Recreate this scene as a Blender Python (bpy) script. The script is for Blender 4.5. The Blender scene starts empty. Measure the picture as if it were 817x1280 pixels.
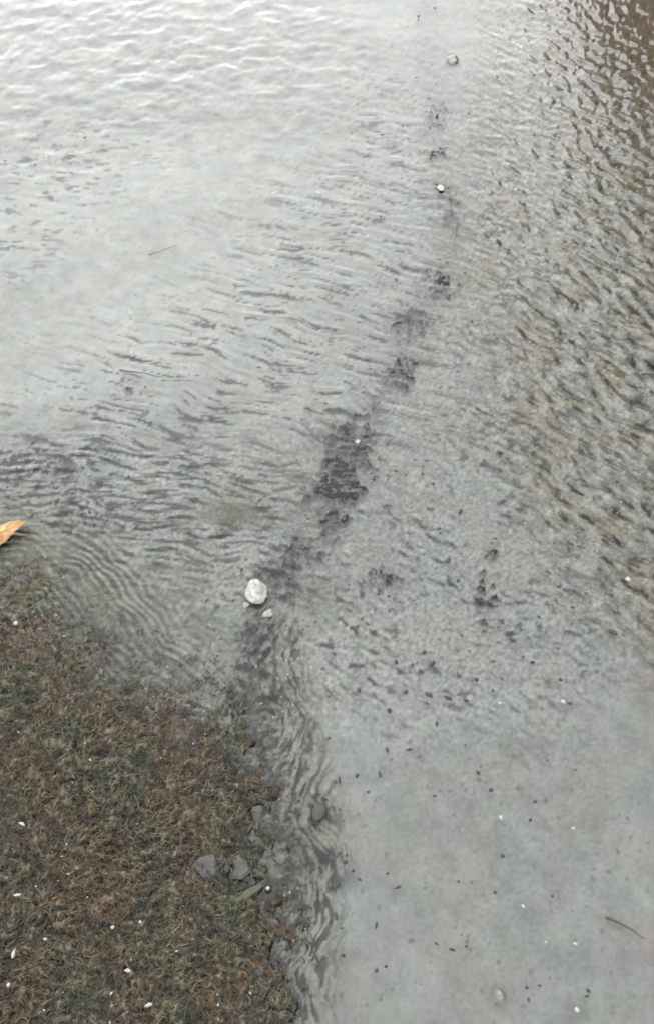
import bpy, bmesh, math, random
import numpy as np
from mathutils import Vector

C = bpy.context.scene.collection
SC = bpy.context.scene
rnd = random.Random(11)

# ------------------------------------------------------------------ camera
CAM_H, PITCH, VFOV = 1.40, 52.0, 56.0
cam_d = bpy.data.cameras.new('camera')
cam = bpy.data.objects.new('camera', cam_d); C.objects.link(cam)
cam.location = (0, 0, CAM_H)
cam.rotation_euler = (math.radians(90 - PITCH), 0, 0)
cam_d.sensor_fit = 'VERTICAL'; cam_d.angle = math.radians(VFOV)
cam_d.clip_start = 0.02; cam_d.clip_end = 2000
SC.camera = cam

# ------------------------------------------------------------------ sky and sun
SUN_EL, SUN_AZ = math.radians(29), math.radians(-9)       # veiled sun ahead, azimuth from +Y towards +X
w = bpy.data.worlds.new('World'); SC.world = w; w.use_nodes = True
nt = w.node_tree; nt.nodes.clear()
out = nt.nodes.new('ShaderNodeOutputWorld'); bg = nt.nodes.new('ShaderNodeBackground')
sky = nt.nodes.new('ShaderNodeTexSky'); sky.sky_type = 'NISHITA'; sky.sun_disc = False
sky.sun_elevation = SUN_EL; sky.sun_rotation = SUN_AZ
tc = nt.nodes.new('ShaderNodeTexCoord')
cn = nt.nodes.new('ShaderNodeTexNoise'); cn.inputs['Scale'].default_value = 2.6
cn.inputs['Detail'].default_value = 6; cn.inputs['Roughness'].default_value = .55
cr = nt.nodes.new('ShaderNodeValToRGB')
cr.color_ramp.elements[0].position = .3; cr.color_ramp.elements[0].color = (8.6, 8.9, 9.0, 1)
cr.color_ramp.elements[1].position = .7; cr.color_ramp.elements[1].color = (11.6, 12.1, 12.3, 1)
mx = nt.nodes.new('ShaderNodeMix'); mx.data_type = 'RGBA'; mx.inputs['Factor'].default_value = .96
nt.links.new(tc.outputs['Generated'], cn.inputs['Vector'])
nt.links.new(cn.outputs['Fac'], cr.inputs['Fac'])
nt.links.new(sky.outputs['Color'], mx.inputs['A']); nt.links.new(cr.outputs['Color'], mx.inputs['B'])
nt.links.new(mx.outputs['Result'], bg.inputs['Color']); bg.inputs['Strength'].default_value = .1
nt.links.new(bg.outputs['Background'], out.inputs['Surface'])

sd = bpy.data.lights.new('sun', 'SUN'); sd.energy = 1.0; sd.angle = math.radians(76); sd.color = (1, .975, .94)
sun = bpy.data.objects.new('sun', sd); C.objects.link(sun)
sdir = Vector((math.sin(SUN_AZ)*math.cos(SUN_EL), math.cos(SUN_AZ)*math.cos(SUN_EL), math.sin(SUN_EL)))
sun.rotation_euler = sdir.to_track_quat('Z', 'Y').to_euler()
sun.location = (0, 6, 5)

SC.view_settings.view_transform = 'Standard'; SC.view_settings.look = 'None'
SC.view_settings.exposure = 1.75; SC.view_settings.gamma = 1.0

# ------------------------------------------------------------------ where a sight line meets the ground
T = math.tan(math.radians(VFOV/2)); P_ = math.radians(PITCH)
def at(px, py, z=0.0):
    cx = (px - 408.5)/640*T; cy = (640 - py)/640*T
    dy = math.cos(P_) + cy*math.sin(P_); dz = -math.sin(P_) + cy*math.cos(P_)
    k = (z - CAM_H)/dz
    return (cx*k, dy*k)
def line(pts): return np.array([at(*p) for p in pts])
def mpp(px, py):                                     # metres per photograph pixel, across
    a = at(px, py); b = at(px+1, py); return b[0]-a[0]

# ------------------------------------------------------------------ noise
def perlin(x, y, seed=0):
    xi = np.floor(x).astype(np.int64); yi = np.floor(y).astype(np.int64)
    xf = x - xi; yf = y - yi
    def g(ix, iy, fx, fy):
        h = (ix*374761393 + iy*668265263 + seed*974711) & 0xffffffff
        h = ((h ^ (h >> 13))*1274126177) & 0xffffffff
        h = h ^ (h >> 16)
        a = (h & 0xffff)*(2*math.pi/65536)
        return np.cos(a)*fx + np.sin(a)*fy
    u = xf*xf*xf*(xf*(xf*6-15)+10); v = yf*yf*yf*(yf*(yf*6-15)+10)
    a = g(xi, yi, xf, yf); b = g(xi+1, yi, xf-1, yf)
    c = g(xi, yi+1, xf, yf-1); d = g(xi+1, yi+1, xf-1, yf-1)
    return ((a + u*(b-a)) + v*((c + u*(d-c)) - (a + u*(b-a))))*1.5
def fbm(x, y, o=3, seed=0, r=.5):
    s = 0; a = 1
    for k in range(o):
        s = s + a*perlin(x*2**k, y*2**k, seed+k*17); a *= r
    return s
def sstep(a, b, x):
    t = np.clip((x-a)/(b-a), 0, 1); return t*t*(3-2*t)
def streak(x, y, ang, lon, lat, seed, o=2):           # noise drawn out along ang (radians, ground)
    c, s = math.cos(ang), math.sin(ang)
    return fbm((x*c + y*s)/lon, (-x*s + y*c)/lat, o, seed)
def pdist(x, y, L):                                   # distance to a polyline
    d = np.full(x.shape, 1e9)
    for (ax, ay), (bx, by) in zip(L[:-1], L[1:]):
        vx, vy = bx-ax, by-ay
        t = np.clip(((x-ax)*vx + (y-ay)*vy)/(vx*vx+vy*vy), 0, 1)
        d = np.minimum(d, np.hypot(x-ax-t*vx, y-ay-t*vy))
    return d
def inside(x, y, L):
    r = np.zeros(x.shape, bool); n = len(L)
    for i in range(n):
        ax, ay = L[i]; bx, by = L[(i+1) % n]
        if ay == by: continue
        c = ((ay > y) != (by > y)) & (x < (bx-ax)*(y-ay)/(by-ay) + ax)
        r ^= c
    return r
def blob(x, y, px, py, rx, ry, rot=0):                # soft round patch on the ground
    cx, cy = at(px, py); m = mpp(px, py)
    my = abs(at(px, py-1)[1]-cy)
    dx = (x-cx)/(rx*m); dy = (y-cy)/(ry*my)
    if rot:
        c, s = math.cos(rot), math.sin(rot); dx, dy = dx*c+dy*s, -dx*s+dy*c
    return np.exp(-(dx*dx+dy*dy)*.9)

MOSS = line([(-330,716),(-60,704),(10,706),(60,735),(105,790),(150,850),(215,893),(262,915),(296,965),(306,1010),
             (292,1060),(300,1120),(318,1190),(322,1290),(330,1500),(340,1800)])
MOSS_POLY = np.vstack([MOSS, [[-9, -1.5]], [[-9, MOSS[0][1]]]])
SEAM = line([(530,-120),(538,40),(545,140),(545,190),(562,250),(563,300),(550,350),(512,395),(500,465),(442,540),(420,610),
             (372,690),(328,750),(318,850),(326,960),(352,1080),(350,1180),(345,1400)])
RIGHT = line([(610,-150),(595,60),(575,180),(565,330),(590,460),(585,540),(640,640),(690,710),(760,785),(830,835),(1300,1060)])
RIGHT_POLY = np.vstack([RIGHT, [[9, RIGHT[-1][1]]], [[9, RIGHT[0][1]]]])
DARK = [(545,140,13,15,.7),(543,190,20,8,.85),(552,232,14,10,.5),(566,262,9,26,.6),(548,350,20,16,.65),(512,400,24,16,.9),(500,468,17,17,1.),
        (440,545,22,26,.75),(428,575,20,26,.9),(414,606,26,18,1.25),(424,650,16,16,.8),(372,690,26,15,.6),(345,720,22,14,.7),
        (612,740,14,42,.55),(622,690,9,18,.4),(490,715,22,12,.6),(520,830,15,20,.45),(322,790,16,22,.8),(308,840,26,22,.5),
        (312,985,12,26,.9),(284,1082,11,14,1.3),(300,920,26,20,.6),(655,785,34,14,.3),(400,1010,14,16,.9),  # shaded gap between the mauve stones is painted here too
        (430,1050,9,30,.5),(340,1130,10,20,.6),(160,480,40,10,.3),(60,590,60,30,.5),(120,640,90,26,.4),(20,570,40,14,.5),
        (80,190,50,26,.28),(300,880,30,14,.4)]
OLIVE = [(292,640,60,22,1.1),(395,740,34,26,.9),(430,530,40,24,.5),(230,790,60,60,.9),(130,740,50,40,.6),(385,905,14,46,.7),(395,1060,22,60,.8),(350,1060,24,50,.7),
         (368,1150,18,24,.8),(130,700,70,36,.6),(345,880,20,30,.4),(260,690,30,20,.4),(240,1070,50,50,.3),(640,380,50,40,.35),(680,360,60,20,.3)]

def low_(y): return sstep(at(0, 700)[1], at(0, 900)[1], y)
def fields(x, y):
    F = {}
    wx = fbm(x*9, y*9, 3, 5)*.018; wy = fbm(x*9, y*9, 3, 9)*.018
    X, Y = x+wx, y+wy
    md = pdist(X, Y, MOSS); md = np.where(inside(X, Y, MOSS_POLY), -md, md); F['md'] = md
    ms = pdist(x, y, MOSS); ms = np.where(inside(x, y, MOSS_POLY), -ms, ms); F['ms'] = ms
    low = sstep(at(0, 820)[1], at(0, 940)[1], y); F['low'] = low                     # 1 near the viewer, 0 up by the leaf
    wd_ = .115 - .080*low
    F['moss'] = sstep(wd_, -wd_, md - .030 - .006*low + .05*fbm(x*24, y*24, 3, 13, .7))
    rd = pdist(X, Y, RIGHT); rd = np.where(inside(X, Y, RIGHT_POLY), rd, -rd)
    F['right'] = sstep(-.11, .12, rd); F['rd'] = rd
    F['sd'] = pdist(X, Y, SEAM)
    F['sds'] = pdist(x, y, SEAM)
    d = 0
    for a in DARK: d = d + blob(X, Y, *a[:4])*a[4]
    F['dark'] = d
    o = 0
    for a in OLIVE: o = o + blob(X, Y, *a[:4])*a[4]
    F['olive'] = np.clip(o, 0, 1)
    # bands of ripples: middle-left flow, rough middle, fine rows above the moss
    F['mid'] = np.clip(blob(x, y, 385, 340, 120, 150) + blob(x, y, 260, 470, 190, 90) + .8*blob(x, y, 150, 530, 180, 60)
                       + .8*blob(x, y, 500, 300, 70, 200) + .5*blob(x, y, 480, 120, 80, 90), 0, 1)
    F['fine'] = np.clip(blob(x, y, 60, 600, 150, 60)*1.2 + blob(x, y, 260, 630, 170, 80) + .5*blob(x, y, 150, 700, 150, 80), 0, 1)
    F['rough'] = np.clip(blob(x, y, 500, 620, 170, 170) + blob(x, y, 400, 740, 180, 110) + .9*blob(x, y, 600, 760, 130, 80)
                         + .85*blob(x, y, 575, 280, 85, 330) + .8*blob(x, y, 330, 860, 90, 90), 0, 1)
    F['flow'] = sstep(.085, .02, pdist(x, y, FLOW))
    F['top'] = sstep(at(0, 330)[1], at(0, 60)[1], y)*sstep(at(520, 100)[0], at(380, 100)[0], x)
    F['topl'] = np.clip(blob(x, y, 90, 200, 110, 60) + blob(x, y, 20, 280, 60, 90) + .5*blob(x, y, 250, 110, 140, 60), 0, 1)
    return F
FLOW = line([(335,800),(350,900),(372,1000),(385,1080),(372,1160),(360,1240),(350,1400)])

def water_height(x, y, F):
    wx = fbm(x*6, y*6, 2, 31)*.018; wy = fbm(x*6, y*6, 2, 37)*.018
    X, Y = x+wx, y+wy
    R = math.radians
    h = .0022*fbm(x*2.2, y*3.2, 2, 40)                                   # slow swell
    r = streak(X, Y, R(-44), .075, .026, 41, 3)                          # right-hand wavelets
    h = h + F['right']*(.0024*r + .0009*fbm(X*42, Y*42, 2, 42) + .0020*streak(X, Y, R(-44), .040, .015, 141, 2) + .0012*np.abs(streak(X, Y, R(-35), .03, .011, 47, 2)))
    m = streak(X, Y, R(-20), .16, .028, 43, 2)
    h = h + F['mid']*(.0009*m + .0016*streak(X, Y, R(-17), .11, .011, 145, 2) + .0012*streak(X, Y, R(-20), .13, .020, 143, 2) + .0006*streak(X, Y, R(-14), .06, .012, 44, 2))
    h = h + F['topl']*.0012*streak(X, Y, R(-6), .10, .035, 53, 2)
    h = h + F['top']*.0030*(.25*streak(X, Y, R(3), .07, .045, 59, 3) + 1.3*fbm(X*13, Y*15, 4, 60, .6))
    # rows that run round the edge of the moss
    q = F['ms'] + .010*fbm(x*14, y*14, 2, 61)
    band = sstep(-.14, -.07, F['ms'])*sstep(.20, .04, F['ms'])*(1-low_(y)*.6)*sstep(.0, -.15, x+.02)
    h = h + band*.0017*np.sin(q*2*math.pi/.0145)*np.clip(fbm(x*9, y*9, 2, 67)*1.4+.55, 0, 1)
    h = h + F['fine']*.0022*streak(X, Y, R(-8), .05, .010, 71, 3)
    h = h + F['rough']*(.0008*fbm(X*38, Y*48, 3, 73) + .0016*streak(X, Y, R(-38), .032, .013, 151, 3)*sstep(-.55, .35, fbm(x*8, y*8, 3, 152)))
    h = h + F['flow']*.0024*streak(X + .012*np.sin(Y*26), Y, R(92), .036, .0085, 79, 3)
    h = h + .00022*fbm(X*45, Y*45, 2, 83)
    h = h - (.0040 + .0035*low_(y) + .003*fbm(x*7, y*7, 2, 85))*F['moss']                                              # thin film, the moss stands up through it
    return h

def ground_fields(x, y, F):
    """relief and base colour of the bed"""
    R = math.radians
    wx = fbm(x*6, y*6, 2, 31)*.018; wy = fbm(x*6, y*6, 2, 37)*.018
    X, Y = x+wx, y+wy
    n1 = fbm(x*70, y*70, 3, 101, .65); n2 = fbm(x*13, y*13, 3, 103); n3 = fbm(x*3.2, y*3.2, 3, 107)
    n4 = fbm(x*150, y*150, 2, 109, .7)
    def col(r, g, b): return np.array([r, g, b])
    c = np.empty(x.shape+(3,)); c[:] = col(.262, .257, .244)
    c *= (1 + .10*n2 + .09*n3 + .14*fbm(x*26, y*26, 3, 105, .65) + .03*n1)[..., None]
    pit = sstep(.55, .85, fbm(x*75, y*75, 2, 106))*sstep(-.3, .3, n2)
    c *= (1 - .45*pit)[..., None]
    pale = np.clip(blob(x, y, 40, 430, 260, 100) + blob(x, y, 230, 260, 230, 120) + blob(x, y, 60, 300, 160, 120)*.6, 0, 1)  # sky glare of the smooth upper-left water, put into the bed colour
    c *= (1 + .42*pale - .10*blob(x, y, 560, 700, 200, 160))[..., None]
    warm = fbm(x*8, y*8, 3, 111)
    c *= 1 + warm[..., None]*np.array([.05, .0, -.04]) + fbm(x*13, y*13, 3, 113)[..., None]*np.array([.03, -.022, .03]) + fbm(x*10, y*10, 3, 115)[..., None]*np.array([-.03, .012, .03])
    nf = fbm(x*62, y*80, 2, 153)
    def lay(c, m, rgb):
        m = np.clip(m, 0, 1)[..., None]; return c*(1-m) + np.array(rgb)*m
    # right-hand bed of sandy gravel
    c = lay(c, F['right']*.6, (.215, .200, .165))
    c = lay(c, F['right']*.75*sstep(-.1, .8, warm+.15), (.19, .148, .088))
    c = lay(c, F['right']*.35*sstep(.1, .8, -warm), (.19, .205, .165))
    cr_ = np.clip(blob(x, y, 830, 10, 120, 80)*1.3 + .5*blob(x, y, 840, 200, 90, 160), 0, 1)
    c = lay(c, cr_*.9, (.085, .050, .026))  # brown mirrored in the corner water, put into the bed colour
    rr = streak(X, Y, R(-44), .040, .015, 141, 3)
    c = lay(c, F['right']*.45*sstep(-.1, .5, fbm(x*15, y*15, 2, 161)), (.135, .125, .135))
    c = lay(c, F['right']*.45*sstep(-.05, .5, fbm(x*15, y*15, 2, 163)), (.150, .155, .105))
    c = lay(c, F['right']*.92*sstep(.0, .62, -rr + .35*n1), (.034, .030, .022))  # dark sides of the wavelets painted into the bed
    c = lay(c, F['right']*.45*(1-.7*cr_)*sstep(.25, .8, rr + .3*n1), (.38, .365, .33))  # bright sides of the wavelets, painted as highlights
    c = lay(c, cr_*.5, (.07, .040, .020))
    # dark and bright streaks of the ripples, their shading painted into the bed
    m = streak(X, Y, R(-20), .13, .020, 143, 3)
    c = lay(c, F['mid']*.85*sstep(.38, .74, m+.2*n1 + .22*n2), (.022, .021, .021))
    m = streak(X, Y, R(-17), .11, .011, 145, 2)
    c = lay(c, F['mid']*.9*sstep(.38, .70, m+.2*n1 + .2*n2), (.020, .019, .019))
    m = streak(X, Y, R(-5), .05, .016, 147, 3)
    c = lay(c, F['topl']*.8*sstep(.30, .65, m + .45*n2 + .2*n1), (.03, .03, .03))
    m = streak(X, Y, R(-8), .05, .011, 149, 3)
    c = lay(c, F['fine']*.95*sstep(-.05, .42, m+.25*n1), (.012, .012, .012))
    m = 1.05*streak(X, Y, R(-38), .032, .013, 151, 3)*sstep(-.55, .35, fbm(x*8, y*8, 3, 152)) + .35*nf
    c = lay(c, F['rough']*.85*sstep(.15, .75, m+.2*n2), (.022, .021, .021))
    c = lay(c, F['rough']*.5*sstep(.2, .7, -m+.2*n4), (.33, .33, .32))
    # olive weed film
    c = lay(c, F['olive']*.8*(1-F['right']*.5)*sstep(-.7, .3, n2+nf*.6), (.085, .085, .045))
    # ring-shaped water rows at the moss edge, their light and dark painted in
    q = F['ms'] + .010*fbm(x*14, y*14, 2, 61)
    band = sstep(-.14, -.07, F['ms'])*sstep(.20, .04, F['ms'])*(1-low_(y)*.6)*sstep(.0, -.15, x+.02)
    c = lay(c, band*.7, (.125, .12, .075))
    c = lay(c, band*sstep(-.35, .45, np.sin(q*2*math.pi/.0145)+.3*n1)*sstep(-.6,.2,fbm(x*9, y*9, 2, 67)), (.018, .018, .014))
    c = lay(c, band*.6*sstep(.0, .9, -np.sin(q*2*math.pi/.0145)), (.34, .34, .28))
    # braided flow
    fl = streak(X + .012*np.sin(Y*26) + .01*fbm(x*20, y*20, 2, 80), Y, R(92), .034, .0075, 79, 3)
    c = lay(c, F['flow']*.6, (.15, .15, .11))
    c = lay(c, F['flow']*.97*sstep(-.10, .30, fl+.25*n1), (.010, .011, .007))
    c = lay(c, F['flow']*.5*sstep(.2, .6, -fl), (.27, .27, .22))
    # seam
    s = sstep(.075, .0, F['sd'])
    c = lay(c, s*.40, (.11, .11, .10))
    sw = sstep(.060, .0, F['sd'])*sstep(at(0, 60)[1], at(0, 420)[1], y)
    dk = np.clip(F['dark']*.95 + .16*sw + .36*sw*low_(y), 0, 1.15)
    nd = fbm(X*40, Y*62, 3, 171, .7)
    c = lay(c, .95*sstep(.34, 1.0, dk + .60*n1*np.clip(dk*3, 0, 1) + .95*nd*np.clip(dk*3, 0, 1))*sstep(.03, .25, dk), (.012, .012, .012))
    # moss and dead plant matter
    g = fbm(x*11, y*11, 3, 121); b = fbm(X*46, Y*60, 3, 123, .75)
    mc = np.empty(c.shape); mc[:] = col(.036, .024, .012)
    mc = lay(mc, sstep(-.1, .5, g)*.7, (.038, .039, .024))
    mc = lay(mc, sstep(.1, .6, -g)*.6, (.070, .038, .018))
    mc = lay(mc, sstep(.1, .7, b)*.8, (.135, .112, .075))
    mc = lay(mc, sstep(.1, .7, -b)*.7, (.010, .010, .008))
    mm = F['moss']
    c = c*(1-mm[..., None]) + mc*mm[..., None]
    c = lay(c, mm*(1-low_(y))*.55*sstep(-.16, -.02, F['md'])*sstep(-.3, .4, g), (.105, .100, .058))
    rg = np.sin(q*2*math.pi/.0145)  # same painted light and dark of the water rows, over the moss
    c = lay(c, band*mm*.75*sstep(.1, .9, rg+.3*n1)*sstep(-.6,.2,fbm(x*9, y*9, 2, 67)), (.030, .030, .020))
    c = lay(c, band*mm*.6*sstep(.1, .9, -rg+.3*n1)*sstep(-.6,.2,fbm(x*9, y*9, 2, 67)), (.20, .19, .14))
    c = lay(c, (1-mm)*sstep(.14, .0, F['md'])*.35*sstep(.0, .8, x*-3+.2), (.085, .080, .052))
    lip = sstep(.030, .0, np.abs(F['md'] - .006 + .03*n2))*low_(y)
    c = lay(c, lip*.95*sstep(-.25, .4, nd + .4*n1), (.017, .017, .013))
    nn = np.clip(F['rough'] + F['right'] + .8*F['fine'] + .6*F['flow'] + F['moss'], 0, 1)
    c *= np.clip(1 + (.10 + .34*nn)*n4 + .18*nn*n1, .2, 2)[..., None]
    # relief
    z = -.012 + .0010*n1 + .002*n2 + .0006*n4
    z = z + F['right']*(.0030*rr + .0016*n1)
    z = z + F['rough']*.0012*m + .0150*(1-.75*low_(y))*sstep(.34, 1.0, dk + .35*n1 + .6*nd*np.clip(dk*3, 0, 1))*sstep(.03, .25, dk)*(1-.95*np.clip(blob(x, y, 60, 600, 170, 90)*1.5, 0, 1))
    z = z - s*.003
    z = z + mm*(.0105 + .004*g + .0040*b + .003*n4)
    # wet silt and mud are darker than dry
    c = c*(.60 - .02*mm)[..., None]
    return z, np.clip(c, .003, .6)

# ------------------------------------------------------------------ sheets: fine near the viewer, coarse to the horizon
def sheet_axes(nu, nv):
    th = np.radians(np.linspace(104, 17, nv))
    yy = CAM_H/np.tan(th)
    far = yy[-1]*np.array([1.06, 1.15, 1.3, 1.6, 2, 3, 5, 9, 18, 40, 100, 200])
    near = yy[0] - np.array([60, 20, 8, 3, 1.2, .5, .2])
    yy = np.concatenate([near, yy, far])
    u = np.linspace(-.46, .46, nu)
    e = np.array([.49, .54, .62, .8, 1.1, 1.8, 3.2, 7, 18, 60, 150])
    u = np.concatenate([-e[::-1], u, e])
    wd = np.sqrt(np.clip(yy, 0, 5)**2 + CAM_H**2)
    ycl = np.clip(yy, -.4, 5)
    wd = ycl*math.cos(P_) + CAM_H*math.sin(P_)                    # depth along the viewing direction
    X = u[None, :]*wd[:, None]; Y = np.repeat(yy[:, None], len(u), 1)
    return X, Y
def sheet(name, X, Y, Z, colr, material, kind='structure', smooth=True):
    nv, nu = X.shape
    me = bpy.data.meshes.new(name)
    me.vertices.add(nv*nu)
    me.vertices.foreach_set('co', np.stack([X, Y, Z], -1).astype(np.float32).ravel())
    i = np.arange(nv*nu).reshape(nv, nu)
    q = np.stack([i[:-1, :-1], i[:-1, 1:], i[1:, 1:], i[1:, :-1]], -1).reshape(-1, 4)
    me.loops.add(q.size); me.loops.foreach_set('vertex_index', q.ravel().astype(np.int32))
    me.polygons.add(len(q)); me.polygons.foreach_set('loop_start', np.arange(0, q.size, 4, dtype=np.int32))
    me.polygons.foreach_set('use_smooth', np.ones(len(q), bool))
    me.update()
    if colr is not None:
        a = me.color_attributes.new('tone', 'FLOAT_COLOR', 'POINT')
        a.data.foreach_set('color', np.concatenate([colr, np.ones(colr.shape[:2]+(1,))], -1).astype(np.float32).ravel())
    me.materials.append(material)
    o = bpy.data.objects.new(name, me); C.objects.link(o); o['kind'] = kind
    return o

# ------------------------------------------------------------------ materials
def mat(name, rgb=(.1, .1, .1), rough=.6, spec=.3, bump=.3, scale=60, attr=None, vary=.25, sheen=0):
    m = bpy.data.materials.new(name); m.use_nodes = True
    n = m.node_tree.nodes; l = m.node_tree.links
    b = n['Principled BSDF']; b.inputs['Roughness'].default_value = rough
    b.inputs['Specular IOR Level'].default_value = spec
    tcn = n.new('ShaderNodeTexCoord')
    no = n.new('ShaderNodeTexNoise'); no.inputs['Scale'].default_value = scale; no.inputs['Detail'].default_value = 4
    no.inputs['Roughness'].default_value = .65
    l.new(tcn.outputs['Object'], no.inputs['Vector'])
    mr = n.new('ShaderNodeMapRange'); mr.inputs['From Min'].default_value = .25; mr.inputs['From Max'].default_value = .75
    mr.inputs['To Min'].default_value = 1-vary; mr.inputs['To Max'].default_value = 1+vary
    l.new(no.outputs['Fac'], mr.inputs['Value'])
    mu = n.new('ShaderNodeMix'); mu.data_type = 'RGBA'; mu.blend_type = 'MULTIPLY'; mu.inputs['Factor'].default_value = 1
    if attr:
        at_ = n.new('ShaderNodeAttribute'); at_.attribute_name = attr; l.new(at_.outputs['Color'], mu.inputs['A'])
    else: mu.inputs['A'].default_value = (*rgb, 1)
    l.new(mr.outputs['Result'], mu.inputs['B']); l.new(mu.outputs['Result'], b.inputs['Base Color'])
    bp = n.new('ShaderNodeBump'); bp.inputs['Strength'].default_value = bump; bp.inputs['Distance'].default_value = .003
    l.new(no.outputs['Fac'], bp.inputs['Height']); l.new(bp.outputs['Normal'], b.inputs['Normal'])
    return m
M_bed = mat('wet_bed', attr='tone', rough=.7, spec=.2, bump=.25, scale=210, vary=.09)
M_moss = mat('moss_fibre', attr='tone', rough=.62, spec=.25, bump=.2, scale=200, vary=.25)
M_grit = mat('dark_grit', (.022, .021, .020), rough=.45, spec=.35, scale=150)
M_pale = mat('pale_stone', (.22, .205, .195), rough=.75, spec=.2, bump=.3, scale=2.2, vary=.7)
M_chip = mat('white_chip', (.24, .24, .215), rough=.7, scale=3, vary=.3)
M_mauve = mat('mauve_stone', (.040, .036, .034), rough=.65, bump=.9, scale=90, vary=.6)
M_green = mat('algae_stone', (.040, .040, .026), rough=.65, bump=.9, scale=90, vary=.55)
M_leaf = mat('yellow_leaf', (.25, .135, .05), rough=.5, scale=70, vary=.6)
M_vein = mat('leaf_vein', (.29, .20, .11), rough=.5, scale=60, vary=.1)
M_twig = mat('twig_bark', (.055, .048, .04), rough=.6, scale=160, vary=.3)

m = bpy.data.materials.new('shallow_water'); m.use_nodes = True
n = m.node_tree.nodes; l = m.node_tree.links; n.clear()
o_ = n.new('ShaderNodeOutputMaterial'); mixs = n.new('ShaderNodeMixShader'); tr = n.new('ShaderNodeBsdfTransparent')
gl = n.new('ShaderNodeBsdfGlossy'); fr = n.new('ShaderNodeFresnel')
tr.inputs['Color'].default_value = (.97, .98, .97, 1); gl.inputs['Roughness'].default_value = .13
fr.inputs['IOR'].default_value = 1.35
tcn = n.new('ShaderNodeTexCoord'); no = n.new('ShaderNodeTexNoise'); no.inputs['Scale'].default_value = 95
no.inputs['Detail'].default_value = 3
bp = n.new('ShaderNodeBump'); bp.inputs['Strength'].default_value = .07; bp.inputs['Distance'].default_value = .002
l.new(tcn.outputs['Object'], no.inputs['Vector']); l.new(no.outputs['Fac'], bp.inputs['Height'])
l.new(bp.outputs['Normal'], gl.inputs['Normal']); l.new(bp.outputs['Normal'], fr.inputs['Normal'])
l.new(fr.outputs['Fac'], mixs.inputs['Fac']); l.new(tr.outputs['BSDF'], mixs.inputs[1]); l.new(gl.outputs['BSDF'], mixs.inputs[2])
l.new(mixs.outputs['Shader'], o_.inputs['Surface'])
M_water = m

# ------------------------------------------------------------------ the bed and the water
X, Y = sheet_axes(600, 940); F = fields(X, Y)
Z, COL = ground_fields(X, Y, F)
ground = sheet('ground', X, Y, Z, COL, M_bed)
X2, Y2 = sheet_axes(560, 900); F2 = fields(X2, Y2)
H = water_height(X2, Y2, F2)
fade = sstep(9, 4, np.hypot(X2, Y2))
water = sheet('water', X2, Y2, H*fade, None, M_water)

# the earth bank that the rippled right-hand water mirrors
M_bank = mat('bank_earth', attr='tone', rough=.9, spec=.1, bump=.6, scale=9, vary=.45)
def bank():
    nu, nv = 160, 70
    foot = np.array([(3.2,-3.5),(2.7,-1),(2.45,1.2),(2.1,3.0),(1.70,4.0),(1.32,4.8),(1.10,6.0),(1.8,8.5),(4.5,11)])
    seg = np.r_[0, np.cumsum(np.hypot(*np.diff(foot, axis=0).T))]; t = np.linspace(0, seg[-1], nu)
    fx = np.interp(t, seg, foot[:, 0]); fy = np.interp(t, seg, foot[:, 1])
    tx, ty = np.gradient(fx), np.gradient(fy); L = np.hypot(tx, ty); nx, ny = ty/L, -tx/L
    v = np.linspace(0, 1, nv)[:, None]
    run = v*4.2
    x = fx + nx*run; y = fy + ny*run
    rise = 4.3*sstep(-.08, .50, v)*sstep(0, .03, v)*sstep(1.05, .75, v)
    taper = sstep(0, 2.0, t)*sstep(seg[-1], seg[-1]-2.5, t)
    z = rise*taper*(1+.25*fbm(x*.6, y*.6, 2, 201)) + .16*fbm(x*2.2, y*2.2, 4, 203)*sstep(0, .2, v) + .03*fbm(x*14, y*14, 2, 204) - .10 + .1*sstep(0, .05, v)*0
    g = fbm(x*1.6, y*1.6, 3, 205); f = fbm(x*9, y*9, 2, 207)
    c = np.empty(x.shape+(3,)); c[:] = (.26, .19, .11)
    k = sstep(-.1, .5, g)[..., None]*.8; c = c*(1-k) + np.array((.125, .135, .075))*k
    c *= (1+.35*f)[..., None]
    return sheet('earth_bank', x, y, z, c, M_bank)
bank()

def ground_z(x, y):
    x = np.array([[x]]); y = np.array([[y]])
    return float(ground_fields(x, y, fields(x, y))[0][0, 0])
def water_z(x, y):
    x = np.array([[x]]); y = np.array([[y]])
    return float(water_height(x, y, fields(x, y))[0, 0])

# ------------------------------------------------------------------ helpers for things
def tag(o, label, cat, group=None, kind=None):
    if label: o['label'] = label
    if cat: o['category'] = cat
    if group: o['group'] = group
    if kind: o['kind'] = kind
    return o
def link(name, me, material=None, parent=None):
    if material and not me.materials: me.materials.append(material)
    o = bpy.data.objects.new(name, me); C.objects.link(o)
    if parent: o.parent = parent
    return o
def lump(name, seed, sub=2, flat=.55, jag=.25, material=None, cut=(.5, .85)):
    """an irregular stone of unit radius, with facets and dents"""
    r = random.Random(seed); bm = bmesh.new(); bmesh.ops.create_icosphere(bm, subdivisions=sub, radius=1)
    cuts = [(Vector((r.uniform(-1, 1), r.uniform(-1, 1), r.uniform(-.4, .9))).normalized(), r.uniform(*cut)) for _ in range(9 if jag > .2 else 7)]
    for v in bm.verts:
        for nrm, d in cuts:
            k = v.co.dot(nrm)
            if k > d: v.co -= nrm*(k-d)
        v.co *= 1 + r.uniform(-1, 1)*jag*.16
        v.co.z *= flat
    me = bpy.data.meshes.new(name); bm.to_mesh(me); bm.free()
    for p in me.polygons: p.use_smooth = sub > 1
    if material: me.materials.append(material)
    return me

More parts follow.
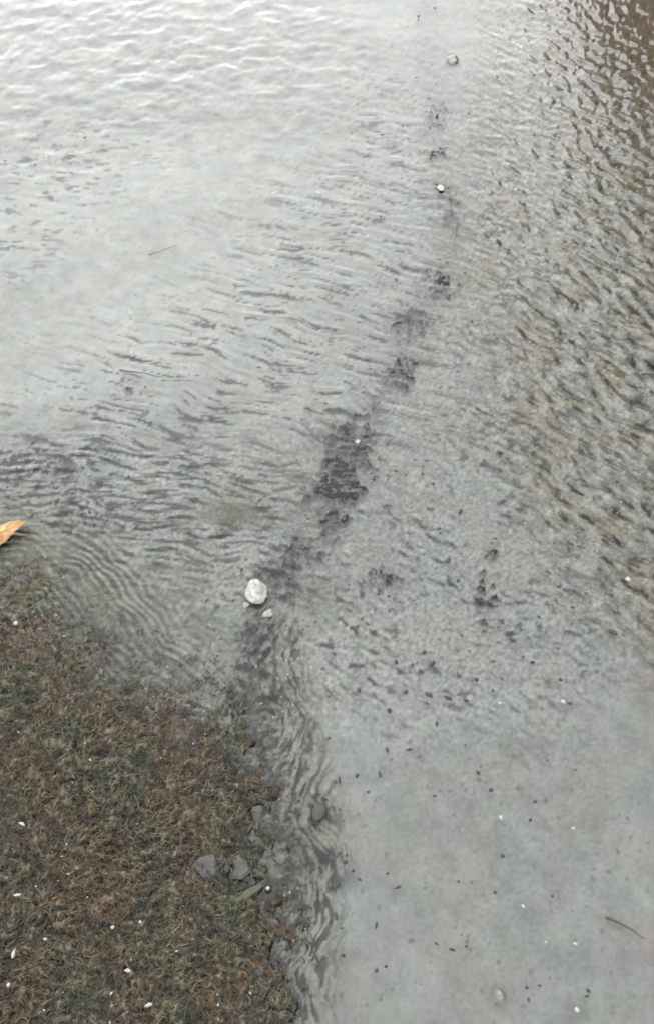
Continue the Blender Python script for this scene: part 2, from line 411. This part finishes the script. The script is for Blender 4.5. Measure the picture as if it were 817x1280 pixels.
# ------------------------------------------------------------------ moss and plant fibres (nobody could count them)
def fibres(name, spots, label, cat):
    V, Fc, Cc = [], [], []
    for (x, y, z, ln, wd, ang, lift, colr) in spots:
        c, s = math.cos(ang), math.sin(ang); bend = rnd.uniform(-.6, .6)
        px, py = x, y; base = len(V)
        for k in range(4):
            t = k/3; a = ang + bend*t; wk = wd*(1-.75*t)
            X_ = x + math.cos(a)*ln*t; Y_ = y + math.sin(a)*ln*t
            Z_ = z + lift*ln*math.sin(t*2.2)
            nx, ny = -math.sin(a)*wk, math.cos(a)*wk
            V += [(X_+nx, Y_+ny, Z_), (X_-nx, Y_-ny, Z_+wk*.4)]
            Cc += [colr, colr]
        for k in range(3):
            b = base+2*k; Fc.append((b, b+1, b+3, b+2))
    me = bpy.data.meshes.new(name); me.from_pydata(V, [], Fc); me.update()
    a = me.color_attributes.new('tone', 'FLOAT_COLOR', 'POINT')
    a.data.foreach_set('color', np.array([(*q, 1) for q in Cc], np.float32).ravel())
    o = link(name, me, M_moss); tag(o, label, cat, kind='stuff'); return o
N = 110000
rs = np.random.RandomState(5)
pxs = rs.uniform(-150, 420, N); pys = rs.uniform(690, 1420, N)
gx = np.empty((1, N)); gy = np.empty((1, N))
for i in range(N): gx[0, i], gy[0, i] = at(pxs[i], pys[i])
FF = fields(gx, gy); gz, gc = ground_fields(gx, gy, FF)
tuft = fbm(gx*16, gy*16, 3, 301)[0]; hue = fbm(gx*11, gy*11, 3, 121)[0]; dirn = fbm(gx*5, gy*5, 2, 305)[0]
moss_s, straw_s = [], []; mot = np.clip(fbm(gx*26, gy*34, 3, 311, .6)[0], -.8, 1.1)
keep = FF['moss'][0]*(1-.6*(1-low_(gy[0]))*sstep(-.12, -.03, FF['ms'][0]))*sstep(-1.1, .1, tuft)
for i in range(N):
    if rs.rand() > min(1, keep[i]*1.5)*.9: continue
    u = rs.rand()
    if u < .30: colr = (.046, .042, .019)
    elif u < .62: colr = (.068, .038, .015)
    elif u < .80: colr = (.022, .020, .014)
    else: colr = (.070, .058, .038)
    if hue[i] > .12 and .25 < u < .7: colr = (.044, .045, .020)
    if hue[i] < -.12 and u < .5: colr = (.070, .040, .016)
    f = rs.uniform(.26, .70)*(1+.75*mot[i]); colr = tuple(q*f for q in colr)
    ang = dirn[i]*4 + rs.uniform(-1.2, 1.2) + 1.2
    t = (gx[0, i], gy[0, i], gz[0, i]-.001, rs.uniform(.003, .010), rs.uniform(.0008, .0022), ang, rs.uniform(.0, .3), colr)
    if u > .9 and len(straw_s) < 6000: straw_s.append(t[:3]+(t[3]*1.5,)+t[4:])
    elif len(moss_s) < 60000: moss_s.append(t)
fibres('moss', moss_s, 'mat of brown and olive moss under thin water at lower left', 'moss')
fibres('dead_grass', straw_s, 'pale straw-coloured plant fibres tangled in the brown moss', 'dead grass')

# ------------------------------------------------------------------ loose dark grit: too many and small to count
def grit_field(name, n, pick, size, material, label, cat, seed):
    r = np.random.RandomState(seed); V, Fc = [], []
    oct_ = [(1,0,0),(0,1,0),(-1,0,0),(0,-1,0),(0,0,.6),(0,0,-.6)]
    of = [(0,1,4),(1,2,4),(2,3,4),(3,0,4),(1,0,5),(2,1,5),(3,2,5),(0,3,5)]
    px = r.uniform(-60, 880, n*6); py = r.uniform(-20, 1330, n*6)
    x = np.empty((1, n*6)); y = np.empty((1, n*6))
    for i in range(n*6): x[0, i], y[0, i] = at(px[i], py[i])
    f = fields(x, y); z = ground_fields(x, y, f)[0][0]; p = pick(x[0], y[0], {k: v[0] for k, v in f.items()}); c = 0
    for i in range(n*6):
        if r.rand() > p[i] or c >= n: continue
        c += 1; s = r.uniform(*size)*mpp(px[i], py[i]); a = r.uniform(0, 6.28); e = r.uniform(1, 2.2); b = len(V)
        zz = max(z[i], -.003) + s*.2
        for (ox, oy, oz) in oct_:
            j = r.uniform(.75, 1.25); ux, uy = ox*s*e*j, oy*s*j
            V.append((x[0, i]+ux*math.cos(a)-uy*math.sin(a), y[0, i]+ux*math.sin(a)+uy*math.cos(a), zz+oz*s))
        Fc += [(b+q[0], b+q[1], b+q[2]) for q in of]
    me = bpy.data.meshes.new(name); me.from_pydata(V, [], Fc); me.update()
    return tag(link(name, me, material), label, cat, kind='stuff')
grit_field('grit', 2600, lambda x, y, f: np.clip((f['dark']*.8 + f['rough']*.14 + sstep(.06, 0, f['sd'])*.25 + f['flow']*.2)*(1-f['moss']*.8)*(fbm(x*14, y*14, 2, 401) > -.05), 0, 1),
           (1.0, 2.6), M_grit, 'fine black grit washed along the seam in the grey bed', 'grit', 21)
grit_field('pale_grit', 1500, lambda x, y, f: np.clip((f['right']*.35 + f['rough']*.3 + f['flow']*.3 + f['moss']*.12)*(fbm(x*10, y*10, 2, 403) > 0), 0, 1),
           (.6, 1.5), M_pale, 'fine pale gravel grains scattered over the rippled bed', 'gravel', 22)

# ------------------------------------------------------------------ single stones, chips and flecks
def put(name, me, px, py, rx, ry, hz, rot, label, cat, group=None, sink=.35, z=None, tilt=(0, 0)):
    """rx, ry: half width and half length in photograph pixels, turned into metres on the spot"""
    x, y = at(px, py); mm = mpp(px, py); my = abs(at(px, py-1)[1]-y)
    o = bpy.data.objects.new(name, me); C.objects.link(o)
    zz = max(ground_z(x, y), -.002) if z is None else z
    o.location = (x, y, zz + hz*(1-sink)); o.rotation_euler = (tilt[0], tilt[1], rot)
    o.scale = (rx*mm, ry*my, hz)
    return tag(o, label, cat, group)
big = lump('pebble', 27, 3, 1, .35, M_pale, (.78, .93))
put('pebble', big, 320, 742, 14.5, 15.5, .011, .3, 'round off-white pebble, the largest pale stone in the picture', 'pebble', sink=.25)
put('pebble', lump('pebble', 8, 2, 1, .3, M_pale), 335, 768, 10, 4.5, .007, .3, 'small pale sliver of stone just below the round white pebble', 'pebble')
put('pebble', lump('pebble', 9, 2, 1, .3, M_pale), 308, 757, 5, 4, .006, .9, 'tiny pale chip touching the lower left of the round white pebble', 'pebble')
def slab(pts, z0, hz, material, label, seed):
    r = random.Random(seed); P = [at(*p) for p in pts]; cx = sum(p[0] for p in P)/len(P); cy = sum(p[1] for p in P)/len(P); n_ = len(P)
    bm = bmesh.new(); lo = [bm.verts.new((p[0]-cx, p[1]-cy, -.01)) for p in P]
    mi = [bm.verts.new(((p[0]-cx)*.98, (p[1]-cy)*.98, hz*r.uniform(.35, .6))) for p in P]
    tp = [bm.verts.new(((p[0]-cx)*r.uniform(.6, .85), (p[1]-cy)*r.uniform(.6, .85), hz*r.uniform(.75, 1.1))) for p in P]
    for A, B in ((lo, mi), (mi, tp)):
        for i in range(n_): bm.faces.new((A[i], A[(i+1) % n_], B[(i+1) % n_], B[i]))
    ce = bm.verts.new((0, 0, hz))
    for i in range(n_): bm.faces.new((tp[i], tp[(i+1) % n_], ce))
    bmesh.ops.recalc_face_normals(bm, faces=bm.faces)
    me = bpy.data.meshes.new('stone'); bm.to_mesh(me); bm.free(); o = link('stone', me, material); o.location = (cx, cy, z0); return tag(o, label, 'stone')
slab([(238,1084),(250,1072),(268,1066),(281,1070),(279,1084),(270,1097),(254,1098)], -.0022, .006, M_mauve, 'mauve-grey flat stone left of the black gap at the moss edge', 14)
slab([(287,1069),(300,1066),(309,1078),(314,1090),(303,1100),(288,1099),(293,1086)], -.0022, .007, M_mauve, 'mauve-grey angular stone right of the black gap at the moss edge', 15)
slab([(283,1121),(304,1114),(326,1103),(330,1108),(312,1122),(291,1131)], -.0025, .005, M_green, 'long pale olive stone lying below the black gap', 17)
put('stone', lump('stone', 18, 2, 1, .3, M_grit), 398, 1014, 11, 14, .006, -.4, 'dark round stone at the right edge of the braided flow', 'stone')
put('stone', lump('stone', 20, 2, 1, .3, M_grit), 815, 456, 9, 6, .012, .2, 'black stone cut by the right border of the picture', 'stone', z=-.001)

chips = [lump('white_chip', 30+i, 2, 1, .4, M_chip) for i in range(4)]
CH = [(22,1119,7,3,.15,'moss','white sliver of chip near the left edge of the moss'),
      (160,1213,7,4,0,'moss','oblong white chip, the brightest in the lower moss'),
      (141,1160,4,4,0,'moss','round pale chip, left one of a pair in the lower moss'),
      (176,1153,4,4,0,'moss','round pale chip, right one of a pair in the lower moss'),
      (57,1174,4,3,0,'moss','dull pale chip beside a dark hollow in the lower left moss'),
      (18,1192,4,9,-.2,'moss','upright pale splinter near the left border of the moss'),
      (11,1232,4,5,0,'moss','pale chip nearest the lower left corner'),
      (186,1256,9,4,.4,'moss','greenish white flake at the bottom of the moss'),
      (20,779,4,4,0,'moss','small white chip in the moss below the yellow leaf'),
      (28,1030,8,3,-.3,'moss','pale flake at the left border halfway down the moss'),
      (335,1111,4,4,0,'s','bright white chip at the moss edge beside the stream'),
      (653,1133,5,5,0,'g','bright white chip on the smooth grey bed at lower right'),
      (703,877,4,4,0,'g','white chip below the rippled gravel on the right'),
      (625,1022,4,4,0,'g','faint white chip left of centre on the smooth grey bed'),
      (716,1036,4,3,0,'g','white chip on the smooth grey bed, the farthest to the right'),
      (681,1178,4,3,0,'g','dull white chip, left one of a pair low on the grey bed'),
      (718,1180,4,3,0,'g','dull white chip, right one of a pair low on the grey bed'),
      (720,1262,5,5,0,'g','white chip lowest on the grey bed near the bottom border'),
      (624,880,4,3,0,'g','small white fleck at the upper edge of the smooth grey bed'),
      (398,241,6,3,0,'w','white fleck of foam on the bright water at upper centre'),
      (550,236,6,6,0,'w','white chip in the dark seam at the top of the picture'),
      (784,724,5,4,0,'r','bright chip in the rippled gravel near the right border'),
      (447,553,5,4,0,'r','pale chip right of the dark seam in mid picture')]
for i, (px, py, rx, ry, rot, zone, lab) in enumerate(CH):
    put('white_chip', chips[i % 4], px, py, rx*.78, ry*.78, .003, rot, lab, 'stone chip', 'white chips and flecks', sink=.1)

flecks = [lump('dark_fleck', 50+i, 1, 1, .6, M_grit) for i in range(5)]
FL = [(284,1083,9,13,.1),(535,868,9,4,-.5),(560,873,11,4,-.35),(582,876,7,3,-.2),(448,862,4,6,.2),(486,888,5,6,.5),(506,865,6,4,.7),
      (597,967,6,4,-.7),(613,988,5,4,-.8),(668,1002,4,3,0),(662,1025,4,3,.4),(627,1070,5,4,0),(484,938,3,7,.3),(446,970,4,5,-.3),
      (424,975,3,10,.1),(460,990,3,3,0),(474,968,3,7,.2),(432,1078,5,5,.6),(441,1089,3,4,-.7),(449,1099,5,3,-.6),(422,1107,7,5,.4),
      (420,1145,3,9,.1),(429,1195,5,5,.2),(470,1157,3,8,-.1),(497,1109,7,3,.3),(484,1092,4,2,0),(564,1187,7,3,-.3),(545,1180,5,2,-.4),
      (582,1183,5,2,.4),(470,1213,4,5,.3),(482,1208,4,3,0),(404,1197,4,5,0),(658,1235,4,5,.3),(660,1250,3,5,.2),(674,1232,4,2,0),
      (733,1245,4,3,0),(765,790,11,4,-.6),(595,850,6,4,-.5),(700,850,6,3,-.5),(640,800,8,4,-.6),(665,828,6,3,-.3),(545,905,3,5,0),
      (495,828,4,6,.2),(540,830,5,8,-.6),(530,815,4,5,-.5),(690,1120,3,3,0),(560,700,5,7,-.6),(575,640,4,6,-.5),(560,370,6,7,.2)]
for i, (px, py, rx, ry, rot) in enumerate(FL):
    if i == 0:  # dark solid added in place of the shaded hollow
        put('dark_fleck', flecks[0], px, py, rx*.7, ry*.8, .004, rot, 'black wedge standing for the shade in the gap between the two mauve stones', 'debris', sink=.0); continue
    size = 'tiny' if rx*ry < 11 else ('small' if rx*ry < 22 else 'larger')
    form = 'slanting' if abs(rot) > .25 and rx > ry*1.5 else ('upright' if ry > rx*1.5 else ('flat' if rx > ry*1.5 else 'rounded'))
    if px > 715: area = 'by the right border ' + ('below the rippled gravel' if py < 900 else 'beside the lowest white chip')
    elif py > 1140: area = 'low on the bed ' + ('beside the end of the stream' if px < 500 else 'above the black-rimmed bubble' if px < 620 else 'right of the black-rimmed bubble')
    elif py > 1040: area = 'beside the stream, level with mauve stones' if px < 560 else 'in the middle of the smooth bed'
    elif py > 920: area = 'right of the round dark stone' if px < 560 else 'on the smooth bed left of the far right chip'
    elif py > 800: area = 'on the upper smooth bed ' + ('nearest the seam' if px < 520 else 'right of the seam' if px < 590 else 'under the rippled gravel')
    else: area = 'among the ripples right of the seam'
    lab = f'{size} {form} black fleck {area}'
    put('dark_fleck', flecks[i % 5], px, py, rx*.8, ry*.8, .0035, rot, lab, 'debris', 'black flecks on the smooth bed' if py > 800 else 'black flecks by the seam', sink=.2)

same = {}
for o in C.objects:
    if o.name.startswith('dark_fleck'): same.setdefault(o['label'], []).append(o)
for lab, L_ in same.items():
    if len(L_) > 1:
        L_.sort(key=lambda o: o.location.x)
        words = ['left', 'right'] if len(L_) == 2 else ['leftmost'] + ['second from left', 'third from left', 'fourth from left'][:len(L_)-2] + ['rightmost']
        for o, w_ in zip(L_, words): o['label'] = lab.replace('black fleck', 'fleck') + ', ' + w_ + (' of two' if len(L_) == 2 else '')
# ------------------------------------------------------------------ bubbles on the surface
M_bub = bpy.data.materials.new('bubble_film'); M_bub.use_nodes = True
n = M_bub.node_tree.nodes; l = M_bub.node_tree.links; n.clear()
o_ = n.new('ShaderNodeOutputMaterial'); mi = n.new('ShaderNodeMixShader'); tr = n.new('ShaderNodeBsdfTransparent'); gl = n.new('ShaderNodeBsdfGlossy')
gl.inputs['Roughness'].default_value = .041; fw = n.new('ShaderNodeFresnel'); fw.inputs['IOR'].default_value = 1.7
tr.inputs['Color'].default_value = (.9, .91, .91, 1)
l.new(fw.outputs['Fac'], mi.inputs['Fac']); l.new(tr.outputs['BSDF'], mi.inputs[1]); l.new(gl.outputs['BSDF'], mi.inputs[2]); l.new(mi.outputs['Shader'], o_.inputs['Surface'])
def bubble(px, py, r, label):
    bm = bmesh.new(); N_ = 28
    rings = []
    for k in range(9):
        a = k/8*math.pi/2; rings.append([bm.verts.new((math.cos(t)*math.cos(a), math.sin(t)*math.cos(a), math.sin(a)*.75)) for t in [2*math.pi*i/N_ for i in range(N_)]] if k < 8 else [bm.verts.new((0, 0, .75))])
    lip = [bm.verts.new((math.cos(t)*1.25, math.sin(t)*1.25, -.12)) for t in [2*math.pi*i/N_ for i in range(N_)]]
    for i in range(N_):
        j = (i+1) % N_; bm.faces.new((lip[i], lip[j], rings[0][j], rings[0][i]))
        for k in range(7): bm.faces.new((rings[k][i], rings[k][j], rings[k+1][j], rings[k+1][i]))
        bm.faces.new((rings[7][i], rings[7][j], rings[8][0]))
    me = bpy.data.meshes.new('bubble'); bm.to_mesh(me); bm.free(); me.materials.append(M_bub)
    for p in me.polygons: p.use_smooth = True
    o = link('bubble', me); x, y = at(px, py); s = r*mpp(px, py); o.scale = (s, s, s); o.location = (x, y, water_z(x, y)+.0006)
    tag(o, label, 'bubble', 'bubbles on the water')
bubble(565, 76, 8, 'largest bubble, floating at the top of the picture beside the brown corner')
bubble(624, 1245, 7, 'single bubble with a black rim near the bottom border')

# ------------------------------------------------------------------ leaf at the left border
def leaf():
    x0, y0 = at(37, 654); mm = mpp(0, 660)
    root = bpy.data.objects.new('fallen_leaf', None); C.objects.link(root)
    root.location = (x0, y0, .006); root.rotation_euler = (0, 0, math.radians(212))
    L, W = .13, .019; V, Fc = [], []; NL, NW = 26, 10
    def zf(t, s): return .010*math.sin(t*math.pi)*(1-.4*abs(s)) + .006*abs(s)*math.sin(t*9) + .0012*math.sin(t*60)*abs(s)
    def wf(t): return W*(math.sin(math.pi*min(1, t**.9)))**1.25*(1+.06*math.sin(t*80))
    for i in range(NL+1):
        t = i/NL
        for j in range(NW+1):
            s = j/NW*2-1; V.append((t*L, s*wf(t)+.006*math.sin(t*3), zf(t, s)))
    for i in range(NL):
        for j in range(NW):
            a = i*(NW+1)+j; Fc.append((a, a+NW+1, a+NW+2, a+1))
    me = bpy.data.meshes.new('blade'); me.from_pydata(V, [], Fc); me.update()
    for p in me.polygons: p.use_smooth = True
    o = link('blade', me, M_leaf, root); sm = o.modifiers.new('thickness', 'SOLIDIFY'); sm.thickness = .0008
    def rib(name, pts, r0, r1):
        bm = bmesh.new(); ring = []
        for k, p in enumerate(pts):
            r = r0+(r1-r0)*k/(len(pts)-1)
            ring.append([bm.verts.new((p[0], p[1]+math.cos(a)*r, p[2]+math.sin(a)*r)) for a in [2*math.pi*q/6 for q in range(6)]])
        for A, B in zip(ring[:-1], ring[1:]):
            for q in range(6): bm.faces.new((A[q], A[(q+1) % 6], B[(q+1) % 6], B[q]))
        mm_ = bpy.data.meshes.new(name); bm.to_mesh(mm_); bm.free(); return link(name, mm_, M_vein, root)
    rib('midrib', [(t*L, .006*math.sin(t*3), zf(t, 0)+.0006) for t in [k/14 for k in range(15)]], .0005, .0011)
    rib('stalk', [(L+k*.006, .001+.001*k, .0005+.0006*k) for k in range(6)], .0012, .0014)
    for s in (-1, 1):
        for k in range(2, 8):
            t = k/9; pts = [((t-.10*q/4)*L, .006*math.sin(t*3)+s*q/4*wf(t-.1*q/4)*.9, zf(t-.1*q/4, s*q/4)+.0005) for q in range(5)]
            rib('vein', pts, .0004, .0002)
    tag(root, 'fallen orange-yellow leaf reaching in from the left border above the moss', 'leaf')
leaf()

# ------------------------------------------------------------------ twigs
def twig(pts, r, label, z=.001):
    bm = bmesh.new(); ring = []; P = [Vector((*at(*p), z)) for p in pts]; rr = random.Random(len(label))
    Q = []
    for a, b in zip(P[:-1], P[1:]):
        for k in range(4): Q.append(a.lerp(b, k/4)+Vector((rr.uniform(-1, 1), rr.uniform(-1, 1), rr.uniform(-1, 1)))*r*.3)
    Q.append(P[-1]); org = Q[0].copy()
    for k, p in enumerate(Q):
        d = (Q[min(k+1, len(Q)-1)]-Q[max(k-1, 0)]).normalized(); s = d.cross(Vector((0, 0, 1))).normalized(); u = s.cross(d)
        rad = r*(1-.7*k/len(Q))*rr.uniform(.85, 1.15)
        ring.append([bm.verts.new(p-org+s*math.cos(a)*rad+u*math.sin(a)*rad) for a in [math.pi/3*q for q in range(6)]])
    for A, B in zip(ring[:-1], ring[1:]):
        for q in range(6): bm.faces.new((A[q], A[(q+1) % 6], B[(q+1) % 6], B[q]))
    bm.faces.new(ring[0]); bm.faces.new(ring[-1][::-1])
    me = bpy.data.meshes.new('twig'); bm.to_mesh(me); bm.free(); o = link('twig', me, M_twig); o.location = org
    tag(o, label, 'twig', 'thin twigs and stalks in the water')
twig([(757,1146),(775,1152),(790,1162),(806,1172)], .0022, 'thin dark twig on the smooth grey bed at lower right', z=-.004)
twig([(186,318),(200,313),(222,305)], .0015, 'short thin stalk on the bright water at upper left', z=-.002)
twig([(150,463),(178,466),(203,472)], .0018, 'dark twig lying across the water left of the middle ripples', z=.0)
twig([(172,652),(190,654),(206,653)], .0028, 'short dark twig right of the yellow leaf', z=.002)
